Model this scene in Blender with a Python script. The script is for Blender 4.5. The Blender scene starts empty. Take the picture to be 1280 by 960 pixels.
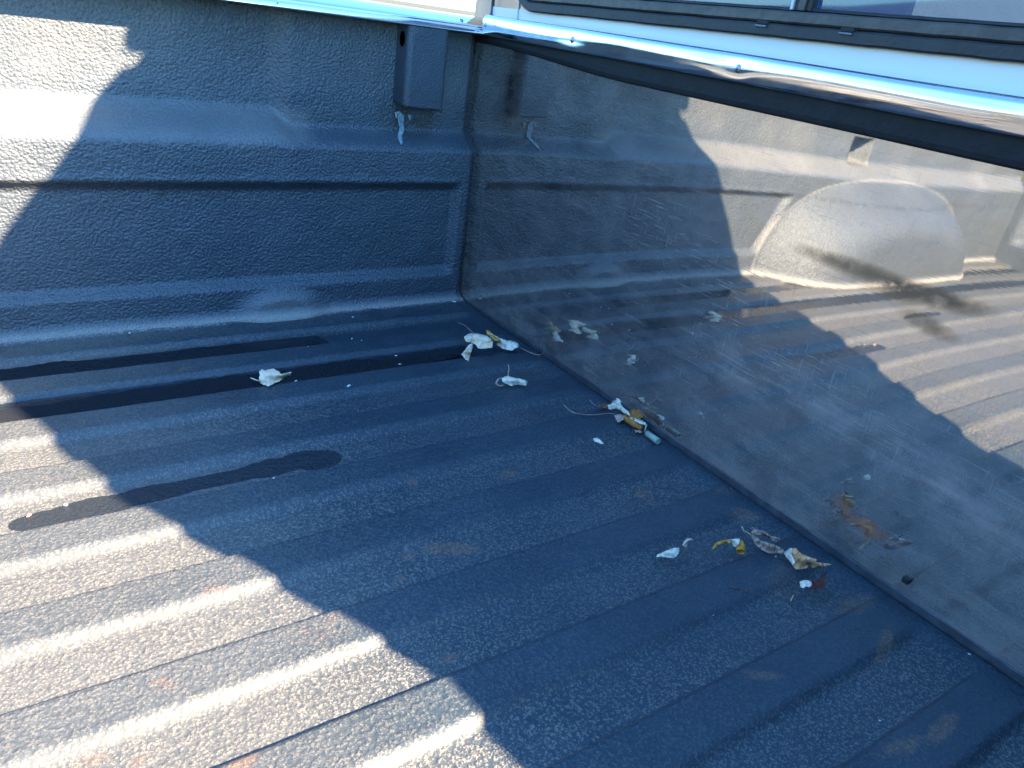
import bpy, bmesh, math, random
import numpy as np
from mathutils import Vector, Matrix
random.seed(7)
RNG = np.random.RandomState(11)
S = bpy.context.scene
C = S.collection
R = math.radians

# ------------------------------------------------------------------ camera
CAM = Vector((-0.80732, -1.26728, 0.53483))
AX = Vector((0.82408581, -0.13953986, 0.54900929))     # world x in photo camera axes (right, down, forward)
AY = Vector((-0.55043969, -0.42615722, 0.71791794))
AZ = Vector((0.1337861, -0.89382249, -0.4279984))
right = Vector((AX.x, AY.x, AZ.x)); down = Vector((AX.y, AY.y, AZ.y)); fwd = Vector((AX.z, AY.z, AZ.z))
cd = bpy.data.cameras.new('camera'); cam = bpy.data.objects.new('camera', cd); C.objects.link(cam)
cd.sensor_fit = 'HORIZONTAL'; cd.sensor_width = 36; cd.lens = 960 / 1280 * 36
cd.clip_start = 0.02; cd.clip_end = 2000
cam.matrix_world = Matrix(((right.x, -down.x, -fwd.x, CAM.x), (right.y, -down.y, -fwd.y, CAM.y),
                           (right.z, -down.z, -fwd.z, CAM.z), (0, 0, 0, 1)))
S.camera = cam

# ------------------------------------------------------------------ world, sun, exposure
SUN = Vector((1.0, -1.30, 1.20)).normalized()
w = bpy.data.worlds.new('World'); S.world = w; w.use_nodes = True
nt = w.node_tree; bg = nt.nodes['Background']
sky = nt.nodes.new('ShaderNodeTexSky'); sky.sky_type = 'NISHITA'; sky.sun_disc = False
sky.sun_elevation = math.asin(SUN.z); sky.sun_rotation = math.atan2(SUN.x, SUN.y)
sky.air_density = 1.3; sky.dust_density = 0.4; sky.ozone_density = 2.5
tint = nt.nodes.new('ShaderNodeMix'); tint.data_type = 'RGBA'; tint.blend_type = 'MULTIPLY'; tint.inputs[0].default_value = 1.0
tint.inputs[7].default_value = (.48, .85, 1.16, 1)          # the clear cold blue of the late-autumn sky
nt.links.new(sky.outputs[0], tint.inputs[6]); nt.links.new(tint.outputs[2], bg.inputs[0]); bg.inputs[1].default_value = 0.125
sl = bpy.data.lights.new('sun', 'SUN'); sl.energy = 5.0; sl.angle = R(0.5); sl.color = (1.0, 0.83, 0.61)
so = bpy.data.objects.new('sun', sl); C.objects.link(so)
so.rotation_euler = SUN.to_track_quat('Z', 'Y').to_euler(); so.location = (4, -5, 5)
S.view_settings.view_transform = 'Standard'; S.view_settings.look = 'None'
S.view_settings.exposure = 2.6; S.view_settings.gamma = 1
S.render.engine = 'CYCLES'; S.cycles.use_denoising = True
S.cycles.max_bounces = 8; S.cycles.caustics_reflective = False; S.cycles.caustics_refractive = False

# ------------------------------------------------------------------ helpers
def ray(px, py):
    v = Vector(((px - 640) / 960, (py - 480) / 960, 1.0))
    return Vector((AX.dot(v), AY.dot(v), AZ.dot(v)))
def atz(px, py, z):
    d = ray(px, py); return CAM + d * ((z - CAM.z) / d.z)
def atx(px, py, x):
    d = ray(px, py); return CAM + d * ((x - CAM.x) / d.x)

def tag(o, label=None, cat=None, group=None, kind=None):
    if label: o['label'] = label
    if cat: o['category'] = cat
    if group: o['group'] = group
    if kind: o['kind'] = kind
    return o
def empty(name, loc=(0, 0, 0)):
    o = bpy.data.objects.new(name, None); C.objects.link(o); o.location = loc; return o
def link(name, me, mat, parent=None, loc=None):
    if mat is not None: me.materials.append(mat)
    o = bpy.data.objects.new(name, me); C.objects.link(o)
    if parent is not None:
        o.parent = parent; o.matrix_parent_inverse = Matrix.Translation(-Vector(parent.location))
    return o
def bm_obj(name, bm, mat, parent=None, smooth=False):
    me = bpy.data.meshes.new(name); bmesh.ops.recalc_face_normals(bm, faces=bm.faces[:]); bm.to_mesh(me); bm.free()
    if smooth:
        for p in me.polygons: p.use_smooth = True
    return link(name, me, mat, parent)
def grid_obj(name, P, mat, parent=None, attrs=None, flip=False):
    """P: (n, m, 3) array of positions -> smooth quad grid with float point attributes"""
    n, m, _ = P.shape
    idx = np.arange(n * m).reshape(n, m)
    q = np.stack([idx[:-1, :-1], idx[1:, :-1], idx[1:, 1:], idx[:-1, 1:]], -1).reshape(-1, 4)
    if flip: q = q[:, ::-1]
    me = bpy.data.meshes.new(name)
    me.vertices.add(n * m); me.vertices.foreach_set('co', P.reshape(-1).astype(np.float32))
    me.loops.add(q.size); me.loops.foreach_set('vertex_index', q.reshape(-1).astype(np.int32))
    me.polygons.add(len(q)); me.polygons.foreach_set('loop_start', np.arange(0, q.size, 4, dtype=np.int32))
    me.polygons.foreach_set('use_smooth', np.ones(len(q), dtype=bool))
    me.update(calc_edges=True)
    for k, a in (attrs or {}).items():
        at = me.attributes.new(k, 'FLOAT', 'POINT'); at.data.foreach_set('value', a.reshape(-1).astype(np.float32))
    return link(name, me, mat, parent)
def box(bm, x0, x1, y0, y1, z0, z1, bevel=0):
    r = bmesh.ops.create_cube(bm, size=1.0)
    vs = r['verts']
    bmesh.ops.scale(bm, vec=(x1 - x0, y1 - y0, z1 - z0), verts=vs)
    bmesh.ops.translate(bm, vec=((x0 + x1) / 2, (y0 + y1) / 2, (z0 + z1) / 2), verts=vs)
    if bevel:
        es = list({e for v in vs for e in v.link_edges})
        bmesh.ops.bevel(bm, geom=es, offset=bevel, segments=2, profile=0.5, affect='EDGES')
def prism(name, prof, y0, y1, mat, parent, ny=2, smooth=False, warp=None):
    """profile in (x, z), swept along y"""
    ys = np.linspace(y0, y1, ny); P = np.zeros((ny, len(prof), 3))
    for i, y in enumerate(ys):
        for j, (x, z) in enumerate(prof): P[i, j] = (x, y, z)
    if warp is not None: P = warp(P)
    return grid_obj(name, P, mat, parent)
def tube(pts, radii, name, mat, parent=None, seg=6):
    bm = bmesh.new(); rings = []
    pts = [Vector(p) for p in pts]
    for i, p in enumerate(pts):
        t = (pts[min(i + 1, len(pts) - 1)] - pts[max(i - 1, 0)]).normalized()
        a = t.orthogonal().normalized(); b = t.cross(a)
        r = radii[i] if isinstance(radii, (list, tuple)) else radii
        rings.append([bm.verts.new(p + (a * math.cos(2 * math.pi * k / seg) + b * math.sin(2 * math.pi * k / seg)) * r) for k in range(seg)])
    for a, b in zip(rings, rings[1:]):
        # match the start of ring b to ring a
        k0 = min(range(seg), key=lambda k: (b[k].co - a[0].co).length)
        for k in range(seg):
            try: bm.faces.new((a[k], a[(k + 1) % seg], b[(k0 + k + 1) % seg], b[(k0 + k) % seg]))
            except ValueError: pass
    bm.faces.new(rings[0]); bm.faces.new(rings[-1])
    return bm_obj(name, bm, mat, parent, True)
def vnoise(x, y, scale, seed=0):
    """2-D value noise in [-1, 1], vectorised"""
    r = np.random.RandomState(seed).uniform(-1, 1, (256, 256))
    u = x * scale + 1000.37; v = y * scale + 1000.71
    iu = np.floor(u).astype(int); iv = np.floor(v).astype(int)
    fu = u - iu; fv = v - iv
    fu = fu * fu * (3 - 2 * fu); fv = fv * fv * (3 - 2 * fv)
    g = lambda a, b: r[a % 256, b % 256]
    return (g(iu, iv) * (1 - fu) + g(iu + 1, iv) * fu) * (1 - fv) + (g(iu, iv + 1) * (1 - fu) + g(iu + 1, iv + 1) * fu) * fv
def fbm(x, y, scale, seed=0, o=4):
    s = 0; a = 1; t = 0
    for k in range(o): s = s + a * vnoise(x, y, scale * 2 ** k, seed + k); t += a; a *= .5
    return s / t
def sst(a, b, x):
    t = np.clip((x - a) / (b - a), 0, 1); return t * t * (3 - 2 * t)
def blob(x, y, cx, cy, rx, ry, ang=0, soft=.4):
    c, s = math.cos(ang), math.sin(ang); dx, dy = x - cx, y - cy
    d = np.hypot((dx * c + dy * s) / rx, (-dx * s + dy * c) / ry)
    return 1 - sst(1 - soft, 1 + soft, d)

def flat(o):
    o.data.polygons.foreach_set('use_smooth', np.zeros(len(o.data.polygons), dtype=bool)); return o

# ------------------------------------------------------------------ materials
class N:
    def __init__(s, name):
        s.m = bpy.data.materials.new(name); s.m.use_nodes = True; s.t = s.m.node_tree
        s.b = s.t.nodes['Principled BSDF']; s.n = s.t.nodes; s.l = s.t.links
    def new(s, typ, **kw):
        n = s.n.new(typ)
        for k, v in kw.items():
            if k in n.inputs.keys(): s.put(n.inputs[k], v)
            else: setattr(n, k, v)
        return n
    def put(s, sock, v):
        if hasattr(v, 'is_output') or isinstance(v, bpy.types.NodeSocket): s.l.new(v, sock)
        else: sock.default_value = v
    def set(s, **kw):
        for k, v in kw.items(): s.put(s.b.inputs[k.replace('_', ' ')], v)
    def coord(s, scale=(1, 1, 1), rot=(0, 0, 0)):
        tc = s.new('ShaderNodeTexCoord'); mp = s.new('ShaderNodeMapping')
        s.l.new(tc.outputs['Object'], mp.inputs['Vector'])
        mp.inputs['Scale'].default_value = scale; mp.inputs['Rotation'].default_value = rot
        return mp.outputs[0]
    def noise(s, scale, detail=3, rough=.55, vec=None, dist=0):
        n = s.new('ShaderNodeTexNoise'); n.inputs['Scale'].default_value = scale
        n.inputs['Detail'].default_value = detail; n.inputs['Roughness'].default_value = rough
        n.inputs['Distortion'].default_value = dist
        s.l.new(vec if vec is not None else s.coord(), n.inputs['Vector']); return n.outputs[0]
    def voro(s, scale, feature='SMOOTH_F1', vec=None, out='Distance'):
        n = s.new('ShaderNodeTexVoronoi'); n.feature = feature; n.inputs['Scale'].default_value = scale
        s.l.new(vec if vec is not None else s.coord(), n.inputs['Vector']); return n.outputs[out]
    def math(s, op, a, b=0.0, c=0.0, clamp=False):
        n = s.new('ShaderNodeMath'); n.operation = op; n.use_clamp = clamp
        s.put(n.inputs[0], a); s.put(n.inputs[1], b); s.put(n.inputs[2], c); return n.outputs[0]
    def ramp(s, x, a, b, lo=0.0, hi=1.0):
        n = s.new('ShaderNodeMapRange'); n.interpolation_type = 'SMOOTHSTEP'
        s.put(n.inputs['Value'], x); n.inputs['From Min'].default_value = a; n.inputs['From Max'].default_value = b
        n.inputs['To Min'].default_value = lo; n.inputs['To Max'].default_value = hi; return n.outputs[0]
    def mix(s, f, a, b):
        n = s.new('ShaderNodeMix'); n.data_type = 'RGBA'
        s.put(n.inputs[0], f)
        for k, v in ((6, a), (7, b)):
            if isinstance(v, tuple): v = (*v, 1) if len(v) == 3 else v
            s.put(n.inputs[k], v)
        return n.outputs[2]
    def attr(s, name):
        n = s.new('ShaderNodeAttribute'); n.attribute_name = name; return n.outputs['Fac']
    def bump(s, h, dist, strength=1.0, normal=None):
        n = s.new('ShaderNodeBump'); n.inputs['Distance'].default_value = dist; n.inputs['Strength'].default_value = strength
        s.l.new(h, n.inputs['Height'])
        if normal is not None: s.l.new(normal, n.inputs['Normal'])
        return n.outputs[0]
def simple(name, col, rough=.5, metal=0, bump=None, var=.15, spec=.5):
    n = N(name)
    v = n.noise(bump[0] * .3 if bump else 20, 4)
    c2 = tuple(x * (1 - var) for x in col)
    n.set(Base_Color=n.mix(n.ramp(v, .35, .65), col, c2), Roughness=rough, Metallic=metal)
    n.b.inputs['Specular IOR Level'].default_value = spec
    if bump: n.set(Normal=n.bump(n.noise(bump[0], 3), bump[1]))
    return n.m

def floor_material():
    n = N('sprayed_floor_liner')
    wet_shade, rust, dust, low = n.attr('wet_shade'), n.attr('rust'), n.attr('dust'), n.attr('low')
    peb = n.voro(300); fine = n.noise(600, 3, .7); mid = n.noise(130, 3); big = n.noise(9, 4)
    speck = n.ramp(n.math('ADD', fine, n.math('MULTIPLY', peb, -.35)), .36, .46)
    base = n.mix(n.ramp(big, .3, .7), (.011, .030, .047), (.022, .042, .060))
    sunlit_cake = n.attr('sunlit_cake')
    grain = n.math('ADD', n.math('MULTIPLY', n.math('SUBTRACT', 1.0, sunlit_cake), n.math('MULTIPLY_ADD', speck, 1.05, .04)), n.math('MULTIPLY', sunlit_cake, n.math('MULTIPLY_ADD', speck, .50, .36)))
    d = n.math('MULTIPLY', dust, grain, clamp=True)
    d = n.math('MULTIPLY', d, n.ramp(mid, .15, .6, .7, 1.0))
    col = n.mix(d, base, n.mix(n.attr('silt'), (.25, .218, .175), (.62, .57, .50)))
    rm = n.math('MULTIPLY', n.ramp(n.math('MULTIPLY_ADD', n.noise(120, 5, .75), 1.6, rust), .92, 1.5), n.ramp(speck, 0, 1, .3, 1))
    col = n.mix(n.math('MULTIPLY', rm, .75), col, (.31, .165, .09))
    wm = n.ramp(n.math('MULTIPLY_ADD', n.noise(42, 5, .65), .85, wet_shade), .88, .95)
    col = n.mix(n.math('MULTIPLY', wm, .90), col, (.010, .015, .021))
    h = n.math('ADD', n.math('MULTIPLY', peb, -1.0), n.math('MULTIPLY', mid, 1.2))
    h = n.math('ADD', h, n.math('MULTIPLY', fine, .5))
    n.set(Base_Color=col, Roughness=n.math('SUBTRACT', .45, n.math('MULTIPLY', wm, .18)),
          Normal=n.bump(n.math('MULTIPLY', h, n.math('SUBTRACT', 1.0, n.math('MULTIPLY', n.math('MULTIPLY', low, n.math('SUBTRACT', 1.0, low)), 3.0))), .0015, .8))
    n.b.inputs['Specular IOR Level'].default_value = .42
    return n.m
def wall_material(name='sprayed_wall_liner', s=1.0, dist=.0023):
    n = N(name)
    tex = n.attr('smoothness'); dust = n.attr('dust'); rust = n.attr('rust')
    vec = n.coord((1, 1, 1.1))
    a = n.noise(200 * s, 3, .6, vec, 0); b = n.voro(260 * s, vec=vec); c = n.noise(520 * s, 2, .6, vec)
    h = n.math('ADD', n.math('MULTIPLY', a, .55), n.math('MULTIPLY', b, -1.0))
    h = n.math('ADD', h, n.math('MULTIPLY', c, .34))
    h = n.math('MULTIPLY', h, n.math('SUBTRACT', 1.0, n.math('MULTIPLY', tex, .75)))
    big = n.noise(7, 4)
    base = n.mix(n.ramp(big, .3, .7), (.015, .035, .056), (.027, .050, .072))
    d = n.math('MULTIPLY', dust, n.ramp(c, .3, .6, .45, 1))
    col = n.mix(d, base, (.33, .30, .265))
    rm = n.math('MULTIPLY', rust, n.ramp(n.noise(60, 4), .35, .6))
    col = n.mix(rm, col, (.035, .025, .02))
    n.set(Base_Color=col, Roughness=n.ramp(d, 0, 1, .44, .78), Normal=n.bump(h, dist, .9))
    n.b.inputs['Specular IOR Level'].default_value = .7
    return n.m
def panel_material():
    n = N('dusty_polished_sheet')
    dust, smear, rust, scr = n.attr('dust'), n.attr('smear'), n.attr('rust'), n.attr('scratch')
    # long scratches run along y, short nicks in two other directions
    s1 = n.noise(1, 3, .6, n.coord((1, 14, 420), (R(4), 0, 0)))
    s2 = n.noise(1, 3, .6, n.coord((1, 30, 520), (R(-24), 0, 0)))
    s3 = n.noise(1, 3, .6, n.coord((1, 300, 26), (R(9), 0, 0)))
    cloud = n.math('ADD', n.math('MULTIPLY', n.noise(16, 6, .7), .5), n.math('MULTIPLY', n.noise(1, 5, .65, n.coord((1, 9, 45), (R(-6), 0, 0))), .5)); fine = n.noise(700, 2, .7); specks = n.noise(230, 2, .5)
    streak = n.math('MAXIMUM', n.ramp(s1, .58, .70), n.math('MULTIPLY', n.ramp(s2, .60, .70), scr))
    streak = n.math('MAXIMUM', streak, n.math('MULTIPLY', n.ramp(s3, .59, .70), .6))
    f = n.math('MULTIPLY', dust, n.ramp(cloud, .35, .65, .35, 1.4))
    f = n.math('ADD', f, n.math('MULTIPLY', streak, n.math('MULTIPLY_ADD', scr, .60, .10)))
    f = n.math('ADD', f, n.math('MULTIPLY', n.ramp(specks, .66, .72), .10))
    f = n.math('MULTIPLY', f, n.ramp(fine, .2, .7, .75, 1.1), clamp=True)
    met = n.b
    n.set(Base_Color=n.mix(n.ramp(cloud, .3, .7), (.55, .54, .51), (.63, .615, .585)), Metallic=1.0, Roughness=n.ramp(cloud, .3, .7, .012, .028))
    wav = n.noise(5.5, 2, .4)
    n.set(Normal=n.bump(n.math('ADD', wav, n.math('MULTIPLY', s1, .02)), .00025, 1.0))
    d = n.new('ShaderNodeBsdfPrincipled')
    smc = n.math('MULTIPLY', n.math('MULTIPLY', smear, 1.25), n.ramp(n.noise(60, 3, .6), .25, .6, .6, 1.0))
    rsc = n.ramp(n.math('MULTIPLY_ADD', n.noise(110, 5, .75), 1.3, rust), .85, 1.6)
    dc = n.mix(n.ramp(smear, .1, .5), (.33, .27, .24), (.22, .10, .05))
    dc = n.mix(rsc, dc, (.42, .16, .07))
    n.put(d.inputs['Base Color'], dc); d.inputs['Roughness'].default_value = .7; d.inputs['Specular IOR Level'].default_value = .2
    f = n.math('MAXIMUM', f, n.math('MULTIPLY', smc, .80, clamp=True)); f = n.math('MAXIMUM', f, n.math('MULTIPLY', rsc, .7))
    mx = n.new('ShaderNodeMixShader'); n.l.new(f, mx.inputs[0]); n.l.new(met.outputs[0], mx.inputs[1]); n.l.new(d.outputs[0], mx.inputs[2])
    out = [x for x in n.n if x.type == 'OUTPUT_MATERIAL'][0]; n.l.new(mx.outputs[0], out.inputs[0])
    return n.m
def chrome_material():
    n = N('chromed_cap'); v = n.noise(6, 3)
    n.set(Base_Color=n.mix(n.ramp(n.noise(160, 3), .6, .75, 0, .35), (.70, .68, .67), (.40, .36, .33)), Metallic=1.0,
          Roughness=n.ramp(n.noise(30, 4), .3, .8, .05, .18), Normal=n.bump(v, .0012, 1.0))
    return n.m
def leaf_material(name, c1, c2, rough=.6):
    n = N(name)
    a = n.noise(90, 4, .6); b = n.noise(600, 2)
    n.set(Base_Color=n.mix(n.ramp(a, .35, .68), c1, c2), Roughness=rough,
          Normal=n.bump(n.math('ADD', a, n.math('MULTIPLY', b, .3)), .0015, .8))
    n.b.inputs['Specular IOR Level'].default_value = .3
    return n.m
def glass_material():
    n = N('blue_window_glass')
    n.set(Base_Color=(.055, .15, .29, 1), Roughness=.03, IOR=1.6); n.b.inputs['Transmission Weight'].default_value = .55  # blue base colour on a partly transmissive pane
    n.set(Normal=n.bump(n.noise(3, 2), .0006))
    return n.m

M = {}
M['floor'] = floor_material(); M['wall'] = wall_material(); M['panel'] = panel_material(); M['chrome'] = chrome_material()
M['paint'] = simple('white_truck_paint', (.88, .81, .76), .22, 0, (4, .0006), .03)
M['black'] = simple('black_painted_rim', (.010, .011, .014), .6, 0, (160, .0006), .3, .2)
M['rubber'] = simple('weathered_rubber_seal', (.014, .014, .016), .6, 0, (90, .001), .35)
M['dusty_frame'] = simple('dusty_window_frame', (.060, .048, .043), .5, 0, (120, .001), .45)
M['seal_light'] = simple('pale_trim_line', (.55, .55, .56), .35)
M['hem'] = simple('scuffed_steel_hem', (.12, .13, .15), .4, .4, (160, .0006), .35, .4)
M['dark'] = simple('dark_gap', (.01, .01, .011), .8)
M['screw'] = simple('screw_steel', (.35, .35, .37), .35, 1)
M['interior'] = simple('cab_upholstery', (.05, .055, .065), .8, 0, (200, .001))
M['post'] = simple('pale_pillar_trim', (.50, .50, .44), .6)
M['glass'] = glass_material()
M['peel'] = leaf_material('bare_primer_flake', (.30, .36, .38), (.18, .23, .25), .5)
M['cream'] = leaf_material('cream_dry_leaf', (.97, .74, .52), (.88, .60, .38))
M['white_leaf'] = leaf_material('bleached_leaf', (.94, .78, .60), (.82, .64, .46))
M['pinkish'] = leaf_material('pinkish_dry_leaf', (.60, .40, .30), (.40, .25, .18))
M['tan'] = leaf_material('tan_dry_leaf', (.95, .40, .14), (.95, .56, .32))
M['orange'] = leaf_material('orange_brown_leaf', (.55, .22, .05), (.36, .13, .03))
M['brown'] = leaf_material('brown_dry_leaf', (.16, .09, .06), (.09, .05, .035))
M['red'] = leaf_material('dark_red_leaf', (.16, .045, .035), (.08, .03, .028))
M['yellow'] = leaf_material('mustard_leaf', (.78, .38, .05), (.52, .22, .04))
M['green'] = leaf_material('pale_green_stem', (.46, .52, .40), (.36, .42, .33))
M['stem'] = leaf_material('leaf_stalk', (.42, .28, .24), (.28, .18, .15))
M['crumb'] = leaf_material('white_crumb', (.85, .85, .82), (.65, .66, .62))
M['asphalt'] = simple('driveway_asphalt', (.06, .06, .062), .85, 0, (60, .01))

truck = tag(empty('pickup_truck', (0, 0, 0)), 'white pickup truck with a dark sprayed liner and polished front sheet in its cargo bed', 'pickup truck')

# ------------------------------------------------------------------ bed floor
PITCH = .1195
def rib(y):
    u = np.mod(-y - .0185, PITCH)
    down_ = sst(.043, .059, u); up_ = sst(PITCH - .0095, PITCH - .0005, u)
    return down_ * (1 - up_)                      # 1 in the lowland between ridges
def floor_z(x, y):
    lo = rib(y) * np.where(y > -.03, 0.0, 1.0)
    fade = sst(.0, -.055, x)
    z = -.0090 * lo * fade
    z = z + .0011 * fbm(x, y, 5, 3) + .0005 * fbm(x, y, 40, 8, 2)
    z = z + .006 * sst(-.022, .0, y)               # fillet up to the side wall
    return z, lo * fade
xs = np.concatenate([np.arange(-2.44, -.95, .008), np.arange(-.95, .0001, .0032)])
ys = np.arange(-1.56, .0121, .0030)
X, Y = np.meshgrid(xs, ys, indexing='ij')
Zf, LOW = floor_z(X, Y)
wet_shade = np.zeros_like(X)
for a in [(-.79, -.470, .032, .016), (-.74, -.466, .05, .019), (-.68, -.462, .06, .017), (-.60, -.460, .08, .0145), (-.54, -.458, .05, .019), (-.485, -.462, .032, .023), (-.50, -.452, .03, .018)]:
    wet_shade = np.maximum(wet_shade, blob(X, Y, *a, soft=.35))
wet_shade = np.maximum(wet_shade, blob(X, Y, -1.2, -.36, .10, .022, soft=.3))  # shadow of a hand held over the bed, painted as a dark patch
wet_shade = np.maximum(wet_shade, .75 * blob(X, Y, -.2, -.215, .09, .02, soft=.5))
# a damp margin round the two standing puddles
wet_shade = np.maximum(wet_shade, sst(.55, .9, rib(Y)) * ((Y > -.262) & (Y < -.08)) * sst(-.02, -.16, X) * np.where(Y > -.15, sst(-.29, -.36, X), 1.0) * .8)
rust = np.zeros_like(X)
for (cx, cy, rx, ry, k) in [(-.425, -.684, .020, .009, 1), (-.408, -.693, .02, .010, 1), (-.268, -.585, .013, .007, .8), (-.125, -.694, .012, .011, .6),
                            (-.135, -1.112, .028, .007, .9), (-.19, -1.105, .03, .007, .6), (-.598, -.754, .035, .018, .22), (-.575, -.742, .03, .014, .25), (-.73, -.754, .012, .007, .4),
                            (-.465, -.679, .009, .006, .8), (-.035, -.79, .02, .012, .55), (-.396, -.554, .008, .006, .7), (-.05, -.965, .03, .015, .5),
                            (-.08, -1.02, .03, .008, .6), (-.24, -.99, .02, .006, .6), (-.79, -.80, .012, .006, .45), (-.76, -.815, .01, .006, .4), (-.58, -.168, .018, .005, .6), (-.49, -.71, .008, .005, .6),
                            (-.50, -.83, .012, .007, .6), (-.10, -.90, .03, .02, .35), (-.02, -.74, .015, .012, .45), (-.70, -.86, .02, .01, .6), (-.66, -.66, .015, .004, .5)]:
    rust = np.maximum(rust, k * blob(X, Y, cx, cy, rx, ry, random.uniform(-.6, .6), .6))
dust = .17 + .52 * LOW * (.75 + .5 * fbm(X, Y, 6, 21)) + .12 * fbm(X, Y, 12, 5) + .12 * sst(-.2, -.5, X) + .42 * sst(-.40, -.72, X)  # channel dust, plus sunlight put into the colour towards the sunlit rear
silt = sst(-.020, -.009, Y + .004 * fbm(X, Y, 30, 31)) * (.75 + .25 * fbm(X, Y, 14, 33))
silt = np.clip(silt, 0, 1); sunlit_cake = np.clip(np.maximum(silt, sst(-.40, -.70, X)), 0, 1)  # silt, plus smoother paler grain painted over the sunlit rear part
dust += 1.0 * silt   # line of dust along the side wall
dust += .25 * sst(-.075, -.03, Y) * sst(.1, .4, fbm(X, Y, 25, 41) + .35)
dust = dust * (1 - .8 * ((Y > -.262) & (Y < -.085)) * LOW)
dust += .7 * sst(.9, 1.0, X * 0 + 1) * blob(X, Y, -1.2, -.15, .40, .05, 0, .4)                # silt round the wheel arch
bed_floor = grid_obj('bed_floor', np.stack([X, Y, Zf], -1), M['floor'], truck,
         dict(wet_shade=wet_shade, rust=rust, silt=silt, sunlit_cake=sunlit_cake, dust=np.clip(dust, 0, 1), low=LOW))  # dust also carries the sunlight painted over the rear part

# ------------------------------------------------------------------ side wall with its wheel arch (the far side), and the near side
def wall_y(x, z):
    up = np.where(x > -.38, 0.0, 1.0); up = sst(-.345, -.385, x)
    back = .040 + .014 * up
    ztop = .328 + .026 * up
    y = back * sst(.292, ztop, z)                                    # ledge up to the set-back upper wall
    y += .003 * sst(.47, .40, z) * sst(.33, .40, z) * up
    # recessed lower panel, slanted at its far end, rounded near the corner
    xl = -.90 - .55 * (z - .06)
    inx = sst(-.028, -.042, x) * sst(xl - .012, xl + .012, x)
    rec = sst(.052, .072, z) * (1 - sst(.219, .240, z)) * inx
    y += .015 * rec
    y += -.0015 * np.exp(-((z - .2405) / .006) ** 2) * inx            # lip over the groove
    y += .008 * sst(-.016, -.002, x)                                 # rounded corner
    y += -.012 * sst(.02, .0, z) 
    # a filled lump at the foot of the wall
    lump = blob(x, z, -.375, .012, .068, .032, 0, .4)
    y += -.013 * lump
    # wheel arch
    cx, rx, rz = -1.46, .550, .325
    q = np.abs((x - cx) / rx) ** 2.6 + np.clip((z + .03) / rz, 0, 9) ** 2.3
    arch = (1 - sst(.22, 1.03, q)) ** .75
    y += -.155 * arch
    # second tie-down pocket behind the arch, let into the wall
    pk = (sst(-1.385, -1.378, x) * (1 - sst(-1.292, -1.285, x))) * (sst(.336, .342, z) * (1 - sst(.415, .420, z)))
    y += .11 * pk
    y += .0016 * fbm(x, z, 9, 51) + .0009 * fbm(x, z, 35, 61, 2)
    return y, arch, lump, rec, pk
xw = np.concatenate([np.arange(-2.44, -.95, .006), np.arange(-.95, .0001, .0032)])
zw = np.arange(-.004, .512, .0028)
XW, ZW = np.meshgrid(xw, zw, indexing='ij')
YW, ARCH, LUMP, REC, PK = wall_y(XW, ZW)
smooth_ = .85 * sst(.29, .31, ZW) * (1 - sst(.335, .36, ZW)) * sst(-.30, -.34, XW) + .8 * LUMP
wdust_light = .10 + .95 * sst(.016, .004, ZW) + .30 * LUMP + .16 * sst(-.45, -.75, XW)  # last term paints the sunlit rear part of the wall paler
wdust_light += .45 * np.exp(-((np.abs((XW + 1.46) / .550) ** 2.6 + np.clip((ZW + .03) / .325, 0, 9) ** 2.3 - 1.05) / .022) ** 2)   # silt line round the arch
wdust_light += .22 * sst(.29, .31, ZW) * (1 - sst(.335, .36, ZW)) * sst(-.30, -.34, XW)  # sky light on the sloped ledge, painted in as a paler band
wdust_light += .22 * np.clip(fbm(XW, ZW, 8, 71), 0, 1) * sst(.20, .34, ZW)
wdust_light += .10 * sst(.33, .42, ZW)
wbrown = .8 * blob(XW, ZW, -.125, .345, .05, .022, 0, .6)
wbrown = np.maximum(wbrown, .55 * blob(XW, ZW, -.56, .225, .006, .02, 0, .6))
wbrown = np.maximum(wbrown, .45 * np.exp(-((ZW - .234) / .005) ** 2) * sst(-.03, -.05, XW))  # darker brown line along the groove
wat = dict(smoothness=np.clip(smooth_, 0, 1), dust=np.clip(wdust_light, 0, 1), rust=wbrown)  # dust also carries the painted light, rust the brown groove line
grid_obj('side_wall', np.stack([XW, YW, ZW], -1), M['wall'], truck, wat, flip=True)
YN = -1.53 - (YW + 0)                      # mirrored near side wall
grid_obj('side_wall', np.stack([XW, YN, ZW], -1)[::2, ::2], M['wall'], truck, {k: v[::2, ::2] for k, v in wat.items()})
# tailgate at the rear of the bed
ty = np.linspace(-1.53, 0, 120); tz = np.linspace(-.02, .50, 60)
TY, TZ = np.meshgrid(ty, tz, indexing='ij')
TX = -2.40 - .02 * sst(.08, .10, TZ) * (1 - sst(.40, .42, TZ)) * sst(-1.50, -1.45, TY) * (1 - sst(-.08, -.03, TY))
z0 = np.zeros_like(TX)
grid_obj('tailgate', np.stack([TX, TY, TZ], -1), M['wall'], truck, dict(smoothness=z0, dust=z0 + .2, rust=z0))
bm = bmesh.new(); box(bm, -2.46, -2.426, -1.53, 0, -.10, .51, .006); bm_obj('tailgate_skin', bm, M['paint'], truck)

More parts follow.
